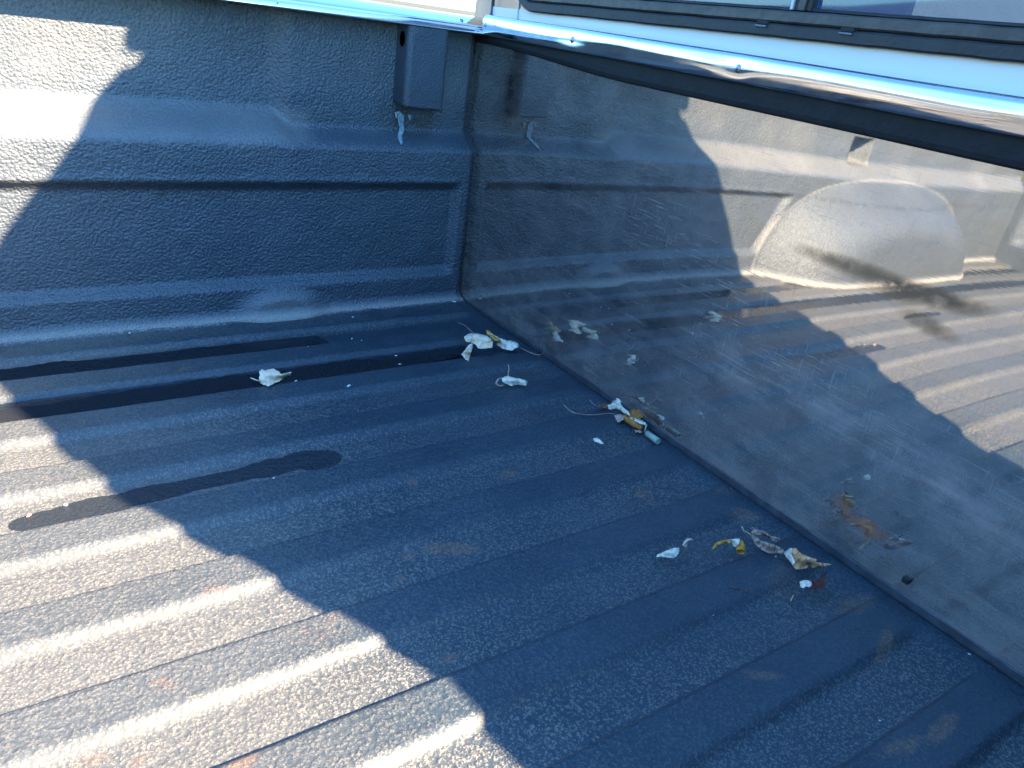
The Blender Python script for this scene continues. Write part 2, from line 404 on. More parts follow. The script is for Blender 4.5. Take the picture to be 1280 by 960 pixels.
# stake pocket housing beside the corner, with its hole and peeling paint
def pocket():
    bm = bmesh.new()
    # front face grid with rounded vertical edges, bottom cut slightly aslant
    X0, X1, YF, YB = -.163, -.084, -.002, .060
    prof = [(X0 - .006, YB), (X0 - .002, YB - .012), (X0 + .001, YF + .008), (X0 + .004, YF + .002), (X0 + .010, YF)]
    prof += [(X1 - .008, YF), (X1 - .002, YF + .002), (X1, YF + .008), (X1 + .001, YB)]
    fine = []
    for (a, b) in zip(prof, prof[1:]):
        n_ = max(1, int(math.hypot(b[0] - a[0], b[1] - a[1]) / .004))
        for k in range(n_): fine.append((a[0] + (b[0] - a[0]) * k / n_, a[1] + (b[1] - a[1]) * k / n_))
    fine.append(prof[-1])
    nz = 36; P = np.zeros((len(fine), nz, 3))
    for i, (x, y) in enumerate(fine):
        t = (x - X0) / (X1 - X0)
        zb = .369 - .004 * t + .010 * max(0, (y - .0) / .06) + random.uniform(-.0008, .0008)
        for k in range(nz):
            P[i, k] = (x, y, zb + (.4985 - zb) * k / (nz - 1))
    P[:, :, 1] += .0007 * fbm(P[:, :, 0], P[:, :, 2], 60, 5)
    # underside: two rows running back to the wall
    under = np.stack([P[:, 0] * [1, 0, 1] + [0, .060, .004], (P[:, 0] + P[:, 0] * [1, 0, 1] + [0, .060, .002]) / 2], 1)
    P = np.concatenate([under, P], 1)
    z = np.zeros(P.shape[:2])
    return grid_obj('stake_pocket', P, M['pocket'], truck, dict(smoothness=z + .35, dust=z + .04, rust=np.where(P[:, :, 2] < .40, .3, 0)), flip=True)
M['pocket'] = wall_material('pocket_liner', 1.5, .0018)
pk = pocket()
# hole in its side face
bm = bmesh.new()
bmesh.ops.create_circle(bm, cap_ends=True, radius=.0085, segments=20)
bmesh.ops.rotate(bm, verts=bm.verts[:], cent=(0, 0, 0), matrix=Matrix.Rotation(R(90), 3, 'Y'))
for v in bm.verts: v.co.z *= 1.45
bmesh.ops.extrude_face_region(bm, geom=bm.faces[:])
bmesh.ops.translate(bm, vec=(-.1650, .018, .476), verts=bm.verts[:])
h_ = bm_obj('bolt_hole', bm, M['dark'], truck)

# ------------------------------------------------------------------ leaves and other traced flat pieces
def blade(name, pts, zs, mat, parent=None, org=None, thick=.0006, bend=.0, plane=None, res=.0022, rough=.0012, seed=0):
    """outline given in photograph pixels, each point lifted to its own height; filled, wrinkled, given thickness"""
    pts = list(pts)
    if not isinstance(zs, (list, tuple)): zs = [zs] * len(pts)
    n = len(pts)
    # height field through the outline heights: inverse-distance weights
    P2 = np.array(pts, float); Zs = np.array([zs[int(i * len(zs) / n)] for i in range(n)], float)
    # densify the outline with slightly ragged edge
    rr = np.random.RandomState(seed + n)
    out = []
    for i in range(n):
        a, b = P2[i], P2[(i + 1) % n]; L = np.hypot(*(b - a)); k = max(1, int(L / 1.6))
        for j in range(k):
            p = a + (b - a) * j / k
            if j: p = p + rr.uniform(-.32, .32, 2)
            out.append(p)
    out = np.array(out)
    bm = bmesh.new()
    ov = [bm.verts.new((p[0], p[1], 0)) for p in out]
    bm.faces.new(ov)
    bmesh.ops.triangulate(bm, faces=bm.faces[:], quad_method='BEAUTY', ngon_method='BEAUTY')
    long_e = [e for e in bm.edges if e.calc_length() > 4.0 and not e.is_boundary]
    for _ in range(3):
        long_e = [e for e in bm.edges if e.calc_length() > 3.0 and not e.is_boundary]
        if not long_e: break
        bmesh.ops.subdivide_edges(bm, edges=long_e, cuts=1)
        bmesh.ops.triangulate(bm, faces=bm.faces[:])
    for v in bm.verts:
        p = np.array((v.co.x, v.co.y))
        d2 = ((P2 - p) ** 2).sum(1) + 4
        wgt = 1 / d2 ** 1.5
        z = float((wgt * Zs).sum() / wgt.sum())
        inside = min(1.0, math.sqrt(d2.min()) / 6)
        z += bend * inside + rough * float(vnoise(np.array(p[0]), np.array(p[1]), .28, seed))
        if plane is None:
            q = atz(p[0], p[1], z)
        else:
            q = plane(p[0], p[1], z)
        v.co = q
    bm.normal_update()
    geom = bm.faces[:]
    thicken(bm, thick)
    if org is not None: pass
    return bm_obj(name, bm, mat, parent, True)
def thicken(bm, t):
    bmesh.ops.recalc_face_normals(bm, faces=bm.faces[:]); bm.normal_update()
    faces = bm.faces[:]; edges = [e for e in bm.edges if e.is_boundary]
    m = {v: bm.verts.new(v.co + v.normal * t) for v in bm.verts[:]}
    rims = [(e.verts[0], e.verts[1]) for e in edges]
    for f in faces: bm.faces.new([m[v] for v in f.verts])
    for a, b in rims: bm.faces.new((a, b, m[b], m[a]))
def crop(ox, oy, s):
    return lambda L: [(ox + x / s, oy + y / s) for x, y in L]
def thing_leaf(name, label, cat, centre, z=0.0, group=None):
    c = atz(centre[0], centre[1], z)
    return tag(empty(name, c), label, cat, group)
def stalk(pts, zs, mat, parent, r=.0008):
    P = []
    for i, (p, z) in enumerate(zip(pts, zs)): P.append(atz(p[0], p[1], z))
    # smooth with Catmull-Rom
    Q = []
    for i in range(len(P) - 1):
        p0, p1, p2, p3 = P[max(i - 1, 0)], P[i], P[i + 1], P[min(i + 2, len(P) - 1)]
        for k in range(5):
            t = k / 5
            Q.append(.5 * ((2 * p1) + (p2 - p0) * t + (2 * p0 - 5 * p1 + 4 * p2 - p3) * t * t + (3 * p1 - p0 - 3 * p2 + p3) * t ** 3))
    Q.append(P[-1])
    rad = [r * (1.0 - .35 * i / len(Q)) for i in range(len(Q))]
    return tube(Q, rad, 'stem', mat, parent)

# paint peeling below the stake pocket
cz = crop(440, 0, 4)
def wallplane(px, py, off):
    d = ray(px, py); t = (.030 - CAM.y) / d.y; p = CAM + d * t
    for _ in range(4):
        yy = float(wall_y(np.array(p.x), np.array(p.z))[0]) - off
        t = (yy - CAM.y) / d.y; p = CAM + d * t
    return p
for k, poly in enumerate([[(222, 560), (240, 555), (262, 575), (258, 620), (262, 650), (250, 680), (256, 712), (246, 724), (228, 684), (238, 640), (230, 600)],
                          [(214, 560), (228, 566), (226, 592), (218, 590)], [(280, 572), (298, 576), (296, 606), (286, 600)]]):
    blade('peeling_flake', cz(poly), .0035, M['peel'], truck, plane=wallplane, thick=.0007, rough=.002, seed=k + 90)

# ------------------------------------------------------------------ polished sheet on the front panel of the bed
py_ = np.arange(-1.545, .0721, .0034); pz_ = np.arange(.0, .5001, .0034)
PY, PZ = np.meshgrid(py_, pz_, indexing='ij')
def edge_y(z):      # the left edge of the sheet follows the liner in the corner
    return np.interp(z, [0, .02, .06, .237, .27, .302, .34, .50], [.0, .010, .014, .024, .020, .014, .034, .050])
PYc = PY
BOW = .045
PX = BOW * (PZ - .27) ** 2 - BOW * .27 ** 2 + .0010 * fbm(PY, PZ, 3.0, 13, 2)
pd = .13 + .06 * fbm(PY, PZ, 10, 81)
band = np.exp(-((PZ - .165 - .03 * vnoise(PY, PY, 3, 4)) / .035) ** 2) * sst(-.40, -.80, PY)
pd += .38 * band + .22 * sst(.20, .02, PZ) + .05 * sst(-.2, -.9, PY)
pd += .15 * np.exp(-((PZ - (.150 + .0 * PY)) / .0022) ** 2) * sst(-.25, -.35, PY) * (PY > -1.0) + .18 * np.exp(-((PZ - .166) / .0025) ** 2) * sst(-.42, -.50, PY) * sst(.15, .3, vnoise(PY, PZ, 20, 7) + .4)
scr = .18 + .9 * blob(PY, PZ, -.70, .245, .14, .05, .1, .6) + .7 * blob(PY, PZ, -.50, .30, .06, .035, 0, .6) + .45 * blob(PY, PZ, -.90, .17, .25, .05, 0, .6)
sm = blob(PY, PZ, -.81, .336, .075, .0085, -.02, .8) * .9 + blob(PY, PZ, -.900, .333, .055, .0095, -.12, .8) * 1.0 + blob(PY, PZ, -.908, .3045, .030, .008, .1, .8) * .75 + blob(PY, PZ, -.84, .318, .08, .008, .1, .9) * .22
prs = blob(PY, PZ, -.925, .060, .032, .013, -.1, .7) * .8 + blob(PY, PZ, -.885, .071, .014, .012, 0, .7) * .7 + blob(PY, PZ, -.62, .045, .05, .012, 0, .9) * .25 + blob(PY, PZ, -.014, .022, .006, .005, 0, .6) * .8
def sheet_x(y, z):
    z = max(z, 0); return BOW * (z - .27) ** 2 - BOW * .27 ** 2 + .0010 * float(fbm(np.array(y), np.array(z), 3.0, 13, 2))
sheet = grid_obj('front_sheet', np.stack([PX, PYc, PZ], -1), M['panel'], truck,
         dict(dust=np.clip(pd, 0, 1), scratch=np.clip(scr, 0, 1), smear=np.clip(sm, 0, 1), rust=np.clip(prs, 0, 1)), flip=True)
# folded hem along the foot of the sheet
hy = np.linspace(-1.545, -.002, 220); prof = [(0.0065, -.010), (.0005, -.006), (-.0010, .0010), (-.0016, .0018), (-.0016, .0040), (-.0016, .0100), (-.0016, .0150), (-.0014, .0156), (-.0004, .0160)]
P = np.zeros((len(hy), len(prof), 3))
for i, y in enumerate(hy):
    wob = .0010 * float(vnoise(np.array(y), np.array(0.), 9, 3))
    t = min(1.0, max(0.0, (-y - .0) / .45))
    for j, (x, z) in enumerate(prof):
        P[i, j] = (x + wob * .3 + sheet_x(y, z), y, z if j < 3 else (z * (.35 + .35 * t)))
flat(grid_obj('sheet_hem', P, M['hem'], truck, flip=True))
bm = bmesh.new(); box(bm, .0075, .045, -1.545, .08, -.02, .50); bm_obj('front_wall_core', bm, M['dark'], truck)
# square drain plug low on the sheet
bm = bmesh.new(); box(bm, -.0065, .001, -.991, -.983, .027, .034, .001); bm_obj('rubber_plug', bm, M['rubber'], truck)
# dark painted rim below the chrome
prof = [(.004, .470), (-.004, .4705), (-.0075, .473), (-.0085, .478), (-.0085, .499), (.002, .5)]
flat(prism('front_rim', prof, -1.545, .040, M['black'], truck, ny=160, warp=lambda P: P + np.stack([0 * P[..., 0], 0 * P[..., 0], .014 * sst(-.40, .0, P[..., 1]) * (P[..., 2] < .49)], -1) + np.stack([.0006 * vnoise(P[..., 1], P[..., 2], 14, 5), 0 * P[..., 0], .0006 * vnoise(P[..., 1], P[..., 0], 6, 9)], -1)))

# ------------------------------------------------------------------ chrome caps
screws = [(-.009, .5150), (-.257, .5150), (-.588, .5150), (-.95, .5150), (-1.30, .5150)]
def cap_front():
    prof = [(-.012, .4995), (-.0155, .4985), (-.0172, .4992), (-.0180, .5010)]
    prof += [(-.0180 - .0026 * math.sin(k / 12 * 2.4), .5010 + .00185 * k) for k in range(1, 13)]
    x0, z0_ = prof[-1]
    for k in range(1, 9):
        a = k / 8 * math.pi / 2; prof.append((x0 + .009 * (1 - math.cos(a)), z0_ + .0085 * math.sin(a)))
    for k in range(1, 8): prof.append((prof[-1][0] + .007, prof[-1][1] - .0002))
    prof.append((prof[-1][0] + .001, .518))
    ys_ = np.arange(-1.56, .0025, .004)
    P = np.zeros((len(ys_), len(prof), 3))
    for i, y in enumerate(ys_):
        for j, (x, z) in enumerate(prof): P[i, j] = (x, y, z)
    x, y, z = P[..., 0], P[..., 1], P[..., 2]
    for sy, sz in screws[1:]:
        d = ((y - sy) / .030) ** 2 + ((z - sz) / .014) ** 2
        P[..., 0] += .0020 * np.exp(-d)
        P[..., 0] += .0008 * np.exp(-((y - sy) / .085) ** 2)
    P[..., 0] -= .0014 * sst(-.75, -.35, y) * np.clip((.512 - z) / .012, 0, 1)
    P[..., 0] += (.0009 * np.sin(y * 17 + 1) + .0010 * vnoise(y, z * 3, 9, 3)) * np.clip((.524 - z) / .02, 0, 1)
    P[..., 2] += .0008 * vnoise(y, z * 0, 4, 6)
    return grid_obj('chrome_front_cap', P, M['chrome'], truck, flip=True)
cap_front()
def cap_side(y0, sgn, x1):
    prof = [(.012, .4990), (.001, .4985), (-.0022, .4990), (-.0030, .5002), (-.0022, .5020), (.0022, .5085), (.0040, .5096), (.0042, .5110)]
    for k in range(1, 10): prof.append((.0042 + .0072 * k, .5110 + .0135 * math.sin(k / 9 * 1.4)))
    prof += [(.085, .5255), (.105, .5245), (.118, .520), (.124, .510), (.125, .46)]
    xs_ = np.arange(-2.45, x1 + .0001, .008)
    P = np.zeros((len(xs_), len(prof), 3))
    for i, x in enumerate(xs_):
        for j, (a, z) in enumerate(prof): P[i, j] = (x, y0 + sgn * a, z)
    P[..., 1] += .0007 * vnoise(P[..., 0], P[..., 2], 10, 12)
    P[..., 2] += .0009 * vnoise(P[..., 0], P[..., 1], 6, 15) * (P[..., 2] > .512)
    return grid_obj('chrome_rail_cap', P, M['chrome'], truck, flip=sgn < 0)
cap_side(-.0, 1, .050); cap_side(-1.53, -1, -.024)
def screw_at(p, nrm, r, name='screw'):
    bm = bmesh.new()
    m = Vector(nrm).to_track_quat('Z', 'Y').to_matrix().to_4x4(); m.translation = Vector(p)
    bmesh.ops.create_uvsphere(bm, u_segments=14, v_segments=8, radius=r)
    for v in bm.verts: v.co.z = max(v.co.z, 0) * .5
    g = bmesh.ops.create_cone(bm, cap_ends=True, segments=12, radius1=r * .35, radius2=r * .35, depth=r * .4)
    bmesh.ops.translate(bm, verts=g['verts'], vec=(0, 0, r * .42))
    bmesh.ops.transform(bm, matrix=m, verts=bm.verts[:])
    return bm_obj(name, bm, M['screw'], truck, True)
for sy, sz in screws:
    screw_at((-.0195 + (.0024 if sy < -.1 else 0), sy, sz), (-1, 0, 0), .0044 if sy > -.1 else .0054)
screw_at(wallplane(0, 0, 0) * 0 + Vector((-.055, .0145, .5165)), (0, -.75, .65), .0036)
screw_at((-.385, -.0032, .5055), (0, -1, 0), .0014)

# outer skin of the bed (both sides), so that the truck is a truck from outside too
for sy in (1, -1):
    prof = [(.122, .50), (.135, .46), (.142, .38), (.140, .10), (.130, -.05), (.118, -.20)]
    P = np.zeros((2, len(prof), 3)); 
    for i, x in enumerate((-2.46, .04)):
        for j, (a, z) in enumerate(prof): P[i, j] = (x, (a if sy == 1 else -1.53 - a), z)
    grid_obj('bed_outer_skin', P, M['paint'], truck, flip=sy < 0)
bm = bmesh.new(); box(bm, -2.46, .05, -1.6, .08, -.16, -.03); bm_obj('bed_underframe', bm, M['dark'], truck)

# ------------------------------------------------------------------ cab
XC = .080
half = [(-1.735, -.25), (-1.755, .20), (-1.760, .55), (-1.755, .64), (-1.738, .698), (-1.690, .712), (-1.640, .722), (-1.598, .797), (-1.560, .862), (-1.528, .935), (-1.480, .980),
        (-1.400, 1.027), (-1.30, 1.085), (-1.20, 1.145), (-1.11, 1.188), (-.98, 1.204), (-.88, 1.209), (-.822, 1.204), (-.800, 1.189)]
mid = -.765
outl = half + [(mid, 1.189)] + [(2 * mid - y, z) for y, z in reversed(half)]
def win_pts(n, inset=0.0):
    """rounded window opening, matched point by point with the outline"""
    y0, y1, z1 = -1.44 + inset, -.09 - inset, .965 - inset
    pts = []
    for (y, z) in outl:
        yy = min(max(y, y0), y1)
        t = (z - .55) / .6
        zz = min(max(z, 0), z1)
        pts.append((yy, zz))
    return pts
def sill(y): return .549 - .0172 * (y + .25)
def cab_shell():
    bm = bmesh.new()
    sec = [(XC, .965, .004), (XC + .012, .985, .0), (XC + .05, 1.0, 0), (XC + .7, 1.0, 0), (XC + 1.35, .93, 0)]
    rings = []
    for x, s, _ in sec:
        rr = []
        for (y, z) in outl:
            yy = mid + (y - mid) * (s if abs(y - mid) > .2 else 1); zz = z if z < .6 else .6 + (z - .6) * (1 if s > .95 else .55)
            if x == XC: zz = z - .003
            rr.append(bm.verts.new((x, yy, zz)))
        rings.append(rr)
    for a, b in zip(rings, rings[1:]):
        for k in range(len(a) - 1): bm.faces.new((a[k], a[k + 1], b[k + 1], b[k]))
        bm.faces.new((a[-1], a[0], b[0], b[-1]))
    # true outline of the rear edge
    o = bm_obj('cab_body', bm, M['paint'], truck, True)
    return o
cab_shell()
# rear panel with the window opening
def quad_strip(bm, A, B):
    va = [bm.verts.new(p) for p in A]; vb = [bm.verts.new(p) for p in B]
    for k in range(len(A) - 1): bm.faces.new((va[k], va[k + 1], vb[k + 1], vb[k]))
def rear_panel():
    bm = bmesh.new()
    XR = XC - .001
    ys_ = np.linspace(-1.70, .125, 60)
    for (za, zb) in ((-.25, .30), (.30, .50)):
        quad_strip(bm, [(XR, y, za) for y in ys_], [(XR, y, zb) for y in ys_])
    quad_strip(bm, [(XR, y, .50) for y in ys_], [(XR - .004, y, sill(y) + .004) for y in ys_])
    # pillars and header round the window
    yo = [(y, z) for y, z in outl if z > .56]
    left = [(mid + (y - mid) * .975, z - .006) for y, z in yo]
    inner = []
    for (y, z) in yo:
        inner.append((min(max(y, -1.47), -.06), min(max(z, .56), .965)))
    quad_strip(bm, [(XR, y, z) for y, z in left], [(XR, y, z) for y, z in inner])
    bmesh.ops.remove_doubles(bm, verts=bm.verts[:], dist=.0005)
    return bm_obj('cab_rear_panel', bm, M['paint'], truck, False)
rear_panel()
# rounded corner of the cab on the far side
P = []
for k in range(9):
    a = k / 8 * math.pi / 2
    P.append([(XC - .001 + .045 * (1 - math.cos(a)), .125 + .045 * math.sin(a), z) for z in np.linspace(-.25, .70, 8)])
grid_obj('cab_corner', np.array(P), M['paint'], truck)
bm = bmesh.new(); box(bm, XC - .0085, XC - .002, .1230, .1255, .30, .75); bm_obj('cab_seam', bm, M['hem'], truck)
bm = bmesh.new(); box(bm, XC - .0065, XC - .002, .0340, .0360, .48, .75); bm_obj('cab_seam', bm, M['seal_light'], truck)
# high brake lamp on the roof edge
bm = bmesh.new(); box(bm, XC - .004, XC + .06, -.818, -.60, 1.212, 1.247, .010); box(bm, XC + .004, XC + .05, -.775, -.64, 1.16, 1.22, .004); lampo = bm_obj('brake_lamp', bm, simple('red_lamp_lens', (.35, .01, .01), .15), truck, True)
# window seal and frame: stacked strips along the sill
def sill_strip(name, d0, d1, x0, x1, mat, ya=-1.60, yb=.030, rnd=.002, dip=0, ends=True):
    ys_ = np.arange(ya, yb, .006); P = []
    for y in ys_:
        s_ = sill(y)
        if y > yb - .05: s_ += .35 * (y - yb + .05) ** 2 / .05
        n1 = .0004 * float(vnoise(np.array(y), np.array(d0), 40, 2))
        P.append([(x0 + .03, y, s_ + d0), (x1 + rnd, y, s_ + d0 + n1), (x1, y, s_ + d0 + rnd + n1), (x1, y, s_ + d1 - rnd), (x1 + rnd, y, s_ + d1 + n1), (x0 + .03, y, s_ + d1)])
    return flat(grid_obj(name, np.array(P), mat, truck, flip=True))
sill_strip('window_seal', .0015, .0165, XC, XC - .014, M['rubber'])
sill_strip('seal_gap', .0165, .0185, XC, XC - .006, M['dark'])
sill_strip('window_frame', .0185, .0325, XC, XC - .012, M['dusty_frame'])
sill_strip('glass_channel', .0325, .0375, XC, XC - .004, M['rubber'])
for (px, py) in ((955, 24), (1060, 38)):
    p = atx(px, py, XC - .013)
    bm = bmesh.new(); box(bm, XC - .0155, XC - .005, p.y - .009, p.y + .009, sill(p.y) + .0145, sill(p.y) + .0195, .0012)
    bm_obj('drain_slot', bm, M['dark'], truck)
    bm = bmesh.new(); box(bm, XC - .0165, XC - .006, p.y - .008, p.y + .010, sill(p.y) + .0115, sill(p.y) + .0142, .0008)
    bm_obj('seal_scuff', bm, M['hem'], truck)
# vertical bar between fixed and sliding pane
p = atx(1003, 6, XC - .003)
for k, (dy0, dy1, xo, mt) in enumerate([(-.016, -.009, .006, 'rubber'), (-.009, .001, .0095, 'dusty_frame'), (.001, .009, .006, 'rubber'), (.009, .013, .009, 'seal_light')]):
    bm = bmesh.new(); box(bm, XC - xo, XC + .010, p.y + dy0, p.y + dy1, sill(p.y) + .034, .97, .001); bm_obj('window_divider', bm, M[mt], truck)
BAR = p.y
for (ya, yb) in ((-1.47, BAR - .016), (BAR + .013, -.04)):
    P = []
    for y in np.linspace(ya, yb, 24): P.append([(XC + .004, y, sill(y) + .036), (XC + .004, y, .75), (XC + .004, y, .97)])
    grid_obj('rear_pane', np.array(P), M['glass'], truck, flip=True)
# inside the cab: seat backs, wheel-side post, windscreen with its frame
bm = bmesh.new(); box(bm, .30, .42, atx(1172, 10, .30).y, .02, .15, .92, .05); box(bm, .34, .46, -1.55, -.80, .10, .53, .04); bm_obj('seat_back', bm, M['interior'], truck, True)
p = atx(1168, 8, 1.25)
bm = bmesh.new(); box(bm, 1.24, 1.27, p.y - .030, p.y + .030, .40, 1.1, .008); bm_obj('pillar_trim', bm, M['post'], truck)
ring = []; rc = atx(1300, 62, .85)
for k in range(60):
    a = k / 59 * 2 * math.pi
    ring.append((rc.x + .03 * math.sin(a), rc.y - .185 * math.cos(a), rc.z + .115 * math.sin(a)))
tube(ring, .016, 'steering_wheel', M['interior'], truck, 10)
bm = bmesh.new(); box(bm, 1.15, 1.42, -1.60, .05, .25, .56, .03); bm_obj('dashboard', bm, M['interior'], truck, True)

# ------------------------------------------------------------------ standing water in the two farthest channels
def water_mat():
    n = N('standing_water')
    amp = n.attr('ripple')
    h = n.math('MULTIPLY', n.noise(230, 3, .6), amp)
    n.set(Base_Color=(.012, .014, .018, 1), Roughness=n.math('MULTIPLY_ADD', amp, .22, .02), IOR=1.33, Normal=n.bump(h, .0018, 1.0))
    return n.m
M['water'] = water_mat()
def puddle(y0, ytop, x0, x1, label, seed, zz=-.0054, rip=0):
    xs_ = np.arange(x0, x1, .004); P = []; A = []
    for x in xs_:
        t = (x - x0) / (x1 - x0)
        e = min(1, (1 - t) * 4, t * 30)
        hi = ytop + .020 * float(fbm(np.array(x), np.array(0.), 7, seed)) + .008 * float(fbm(np.array(x), np.array(1.), 45, seed))
        lo_ = y0
        c = (hi + lo_) / 2; h2 = (hi - lo_) / 2 * math.sqrt(max(e, .0))
        c = c * e + (lo_ + .018) * (1 - e)
        P.append([(x, c - h2 + (2 * h2) * k / 10, zz) for k in range(11)])
        A.append([rip * max(0, 1 - (x - x0) / .35)] * 11)
    o = grid_obj('rain_puddle', np.array(P), M['water'], None, dict(ripple=np.array(A)), flip=False)
    return tag(o, label, 'puddle')
puddle(-.1335, -.087, -1.15, -.345, 'thin dark puddle nearest the foot of the side wall', 3, rip=.25)
puddle(-.2525, -.205, -1.10, -.135, 'long dark puddle with the cream leaf on it, ending at the leaf cluster', 9, rip=1.0)

# ------------------------------------------------------------------ leaves
K = crop(260, 430, 8)
t = thing_leaf('fallen_leaf', 'cream curled leaf lying alone across the long dark puddle', 'leaf', (340, 480))
blade('blade', K([(512, 275), (540, 250), (560, 256), (580, 262), (600, 252), (630, 254), (655, 256), (662, 242), (672, 256), (690, 265), (715, 280), (735, 300), (765, 296), (800, 288), (828, 276), (835, 282), (825, 315), (800, 318), (770, 335), (740, 352), (710, 375), (680, 385), (640, 405), (595, 422), (575, 408), (560, 410), (540, 398), (525, 395), (530, 380), (515, 365), (510, 330), (520, 310)]),
      [.014, .016, .017, .019, .016, .004, .001, .001, .004, .012], M['cream'], t, bend=.004, seed=1)
stalk(K([(520, 374), (470, 356), (425, 338)]), [.006, .010, .009], M['cream'], t, .0011)

K = crop(560, 380, 4)
t = thing_leaf('fallen_leaf', 'large cream leaf folded down at one side, at the tip of the long puddle', 'leaf', (598, 432))
blade('blade', K([(80, 165), (95, 155), (110, 148), (150, 148), (175, 155), (195, 160), (212, 172), (225, 190), (222, 218), (205, 210), (185, 212), (170, 224), (148, 220), (140, 205), (125, 196), (95, 190), (84, 180)]), [.022, .026, .026, .018, .012, .010, .014, .020], M['cream'], t, bend=.004, seed=2)
blade('folded_lobe', K([(122, 196), (110, 202), (98, 212), (84, 232), (66, 252), (78, 265), (90, 282), (100, 294), (106, 270), (112, 258), (118, 232), (124, 215)]), [.018, .014, .004, -.002, -.001, .010], M['cream'], t, bend=.003, seed=3)
stalk(K([(130, 148), (105, 126), (85, 108), (50, 92)]), [.024, .022, .018, .012], M['stem'], t, .0009)
t = thing_leaf('fallen_leaf', 'cream leaf with brown tip, its long pink stalk touching the polished sheet', 'leaf', (632, 430))
blade('blade', K([(196, 134), (205, 146), (222, 150), (240, 160), (262, 172), (290, 182), (322, 186), (350, 195), (357, 215), (335, 222), (320, 234), (300, 230), (275, 225), (258, 214), (240, 200), (250, 186), (228, 172), (205, 158), (192, 146)]), [.020, .020, .016, .010, .006, .002, .004, .014], M['white_leaf'], t, bend=.004, seed=4)
blade('brown_tip', K([(190, 135), (198, 130), (214, 138), (222, 152), (240, 165), (262, 174), (252, 186), (232, 184), (214, 166), (198, 152)]), [.021, .021, .0165, .0165, .018], M['yellow'], t, seed=5)
stalk(K([(357, 215), (400, 238), (440, 252), (468, 252), (480, 235), (478, 208)]), [.006, .006, .008, .012, .022, .034], M['stem'], t, .0010)
t = thing_leaf('fallen_leaf', 'small white rolled leaf with its stalk standing straight up, below the cream cluster', 'leaf', (640, 480))
blade('blade', K([(268, 372), (282, 364), (300, 360), (318, 366), (332, 370), (352, 372), (375, 378), (392, 384), (398, 395), (390, 408), (370, 406), (350, 404), (330, 405), (320, 412), (302, 404), (288, 398), (272, 388)]), [.012, .014, .012, .006, .002, .002, .006], M['white_leaf'], t, bend=.006, seed=6)
tube([atz(*q, z) for q, z in zip(K([(270, 366), (252, 376), (240, 394), (250, 408), (268, 410), (286, 400)]), (.012, .012, .008, .003, .002, .003))], [.0006, .0014, .0018, .0018, .0014, .0008], 'curled_edge', M['pinkish'], t, 8)
stalk(K([(300, 364), (302, 340), (305, 318), (300, 303)]), [.012, .022, .032, .038], M['cream'], t, .0009)

t = thing_leaf('fallen_leaf', 'rolled brown and white leaf with a long thin stalk at the foot of the sheet', 'leaf', (795, 522))
blade('white_edge', K([(800, 505), (825, 495), (842, 500), (860, 510), (880, 520), (895, 530), (905, 542), (910, 557), (895, 552), (878, 545), (860, 530), (845, 524), (830, 522), (815, 527), (804, 524)]), [.018, .020, .020, .014, .010, .012], M['white_leaf'], t, bend=.002, seed=7)
# rolled tube of leaf
def rolled(pts, zs, radii, mat, parent, name='rolled_blade', seg=14, open_=1.5, seed=0):
    P3 = [atz(*p, z) for p, z in zip(pts, zs)]
    rr = np.random.RandomState(seed); Q = []; Rr = []
    for i in range(len(P3) - 1):
        for k in range(5):
            t_ = k / 5; Q.append(P3[i].lerp(P3[i + 1], t_)); Rr.append(radii[i] + (radii[i + 1] - radii[i]) * t_)
    Q.append(P3[-1]); Rr.append(radii[-1])
    bm = bmesh.new(); rows = []
    for i, q in enumerate(Q):
        tt = (Q[min(i + 1, len(Q) - 1)] - Q[max(i - 1, 0)]).normalized()
        up = Vector((0, 0, 1)); a = tt.cross(up).normalized(); b = a.cross(tt)
        n_ = 22; row = []
        for k in range(n_):
            th = open_ + k / (n_ - 1) * 2 * math.pi * 1.12
            r = Rr[i] * (1 - .22 * k / n_) * (1 + rr.uniform(-.09, .09))
            row.append(bm.verts.new(q + (a * math.cos(th) + b * math.sin(th)) * r + tt * rr.uniform(-.0006, .0006)))
        rows.append(row)
    for a, b in zip(rows, rows[1:]):
        for k in range(len(a) - 1): bm.faces.new((a[k], a[k + 1], b[k + 1], b[k]))
    thicken(bm, .0004)
    return bm_obj(name, bm, mat, parent, True)
rolled(K([(872, 566), (905, 580), (940, 602), (970, 618)]), [.006, .0075, .0075, .006], [.0042, .0060, .0062, .0045], M['orange'], t, seed=1)
blade('pink_lobe', K([(832, 556), (850, 550), (870, 553), (882, 566), (878, 578), (862, 584), (856, 592), (846, 590), (838, 578)]), [.006, .010, .010, .002, .001], M['pinkish'], t, seed=8)
blade('pale_edge', K([(908, 560), (925, 566), (950, 578), (975, 586), (990, 594), (988, 606), (970, 602), (948, 592), (925, 580), (910, 572)]), [.015, .015, .014, .012], M['white_leaf'], t, seed=9)
blade('torn_foot', K([(932, 628), (945, 632), (962, 632), (972, 640), (962, 646), (948, 640), (940, 645)]), .002, M['pinkish'], t, seed=10)
blade('dark_point', K([(735, 505), (750, 510), (775, 502), (785, 488), (795, 500), (805, 505), (803, 524), (785, 520), (765, 522), (748, 516)]), [.006, .010, .016, .010, .004], M['brown'], t, seed=11)
stalk(K([(710, 480), (722, 496), (740, 508)]), [.012, .010, .008], M['stem'], t, .0008)
stalk(K([(580, 506), (600, 524), (630, 543), (680, 553), (740, 554), (800, 547), (835, 550)]), [.006, .005, .004, .003, .004, .006, .008], M['stem'], t, .0009)
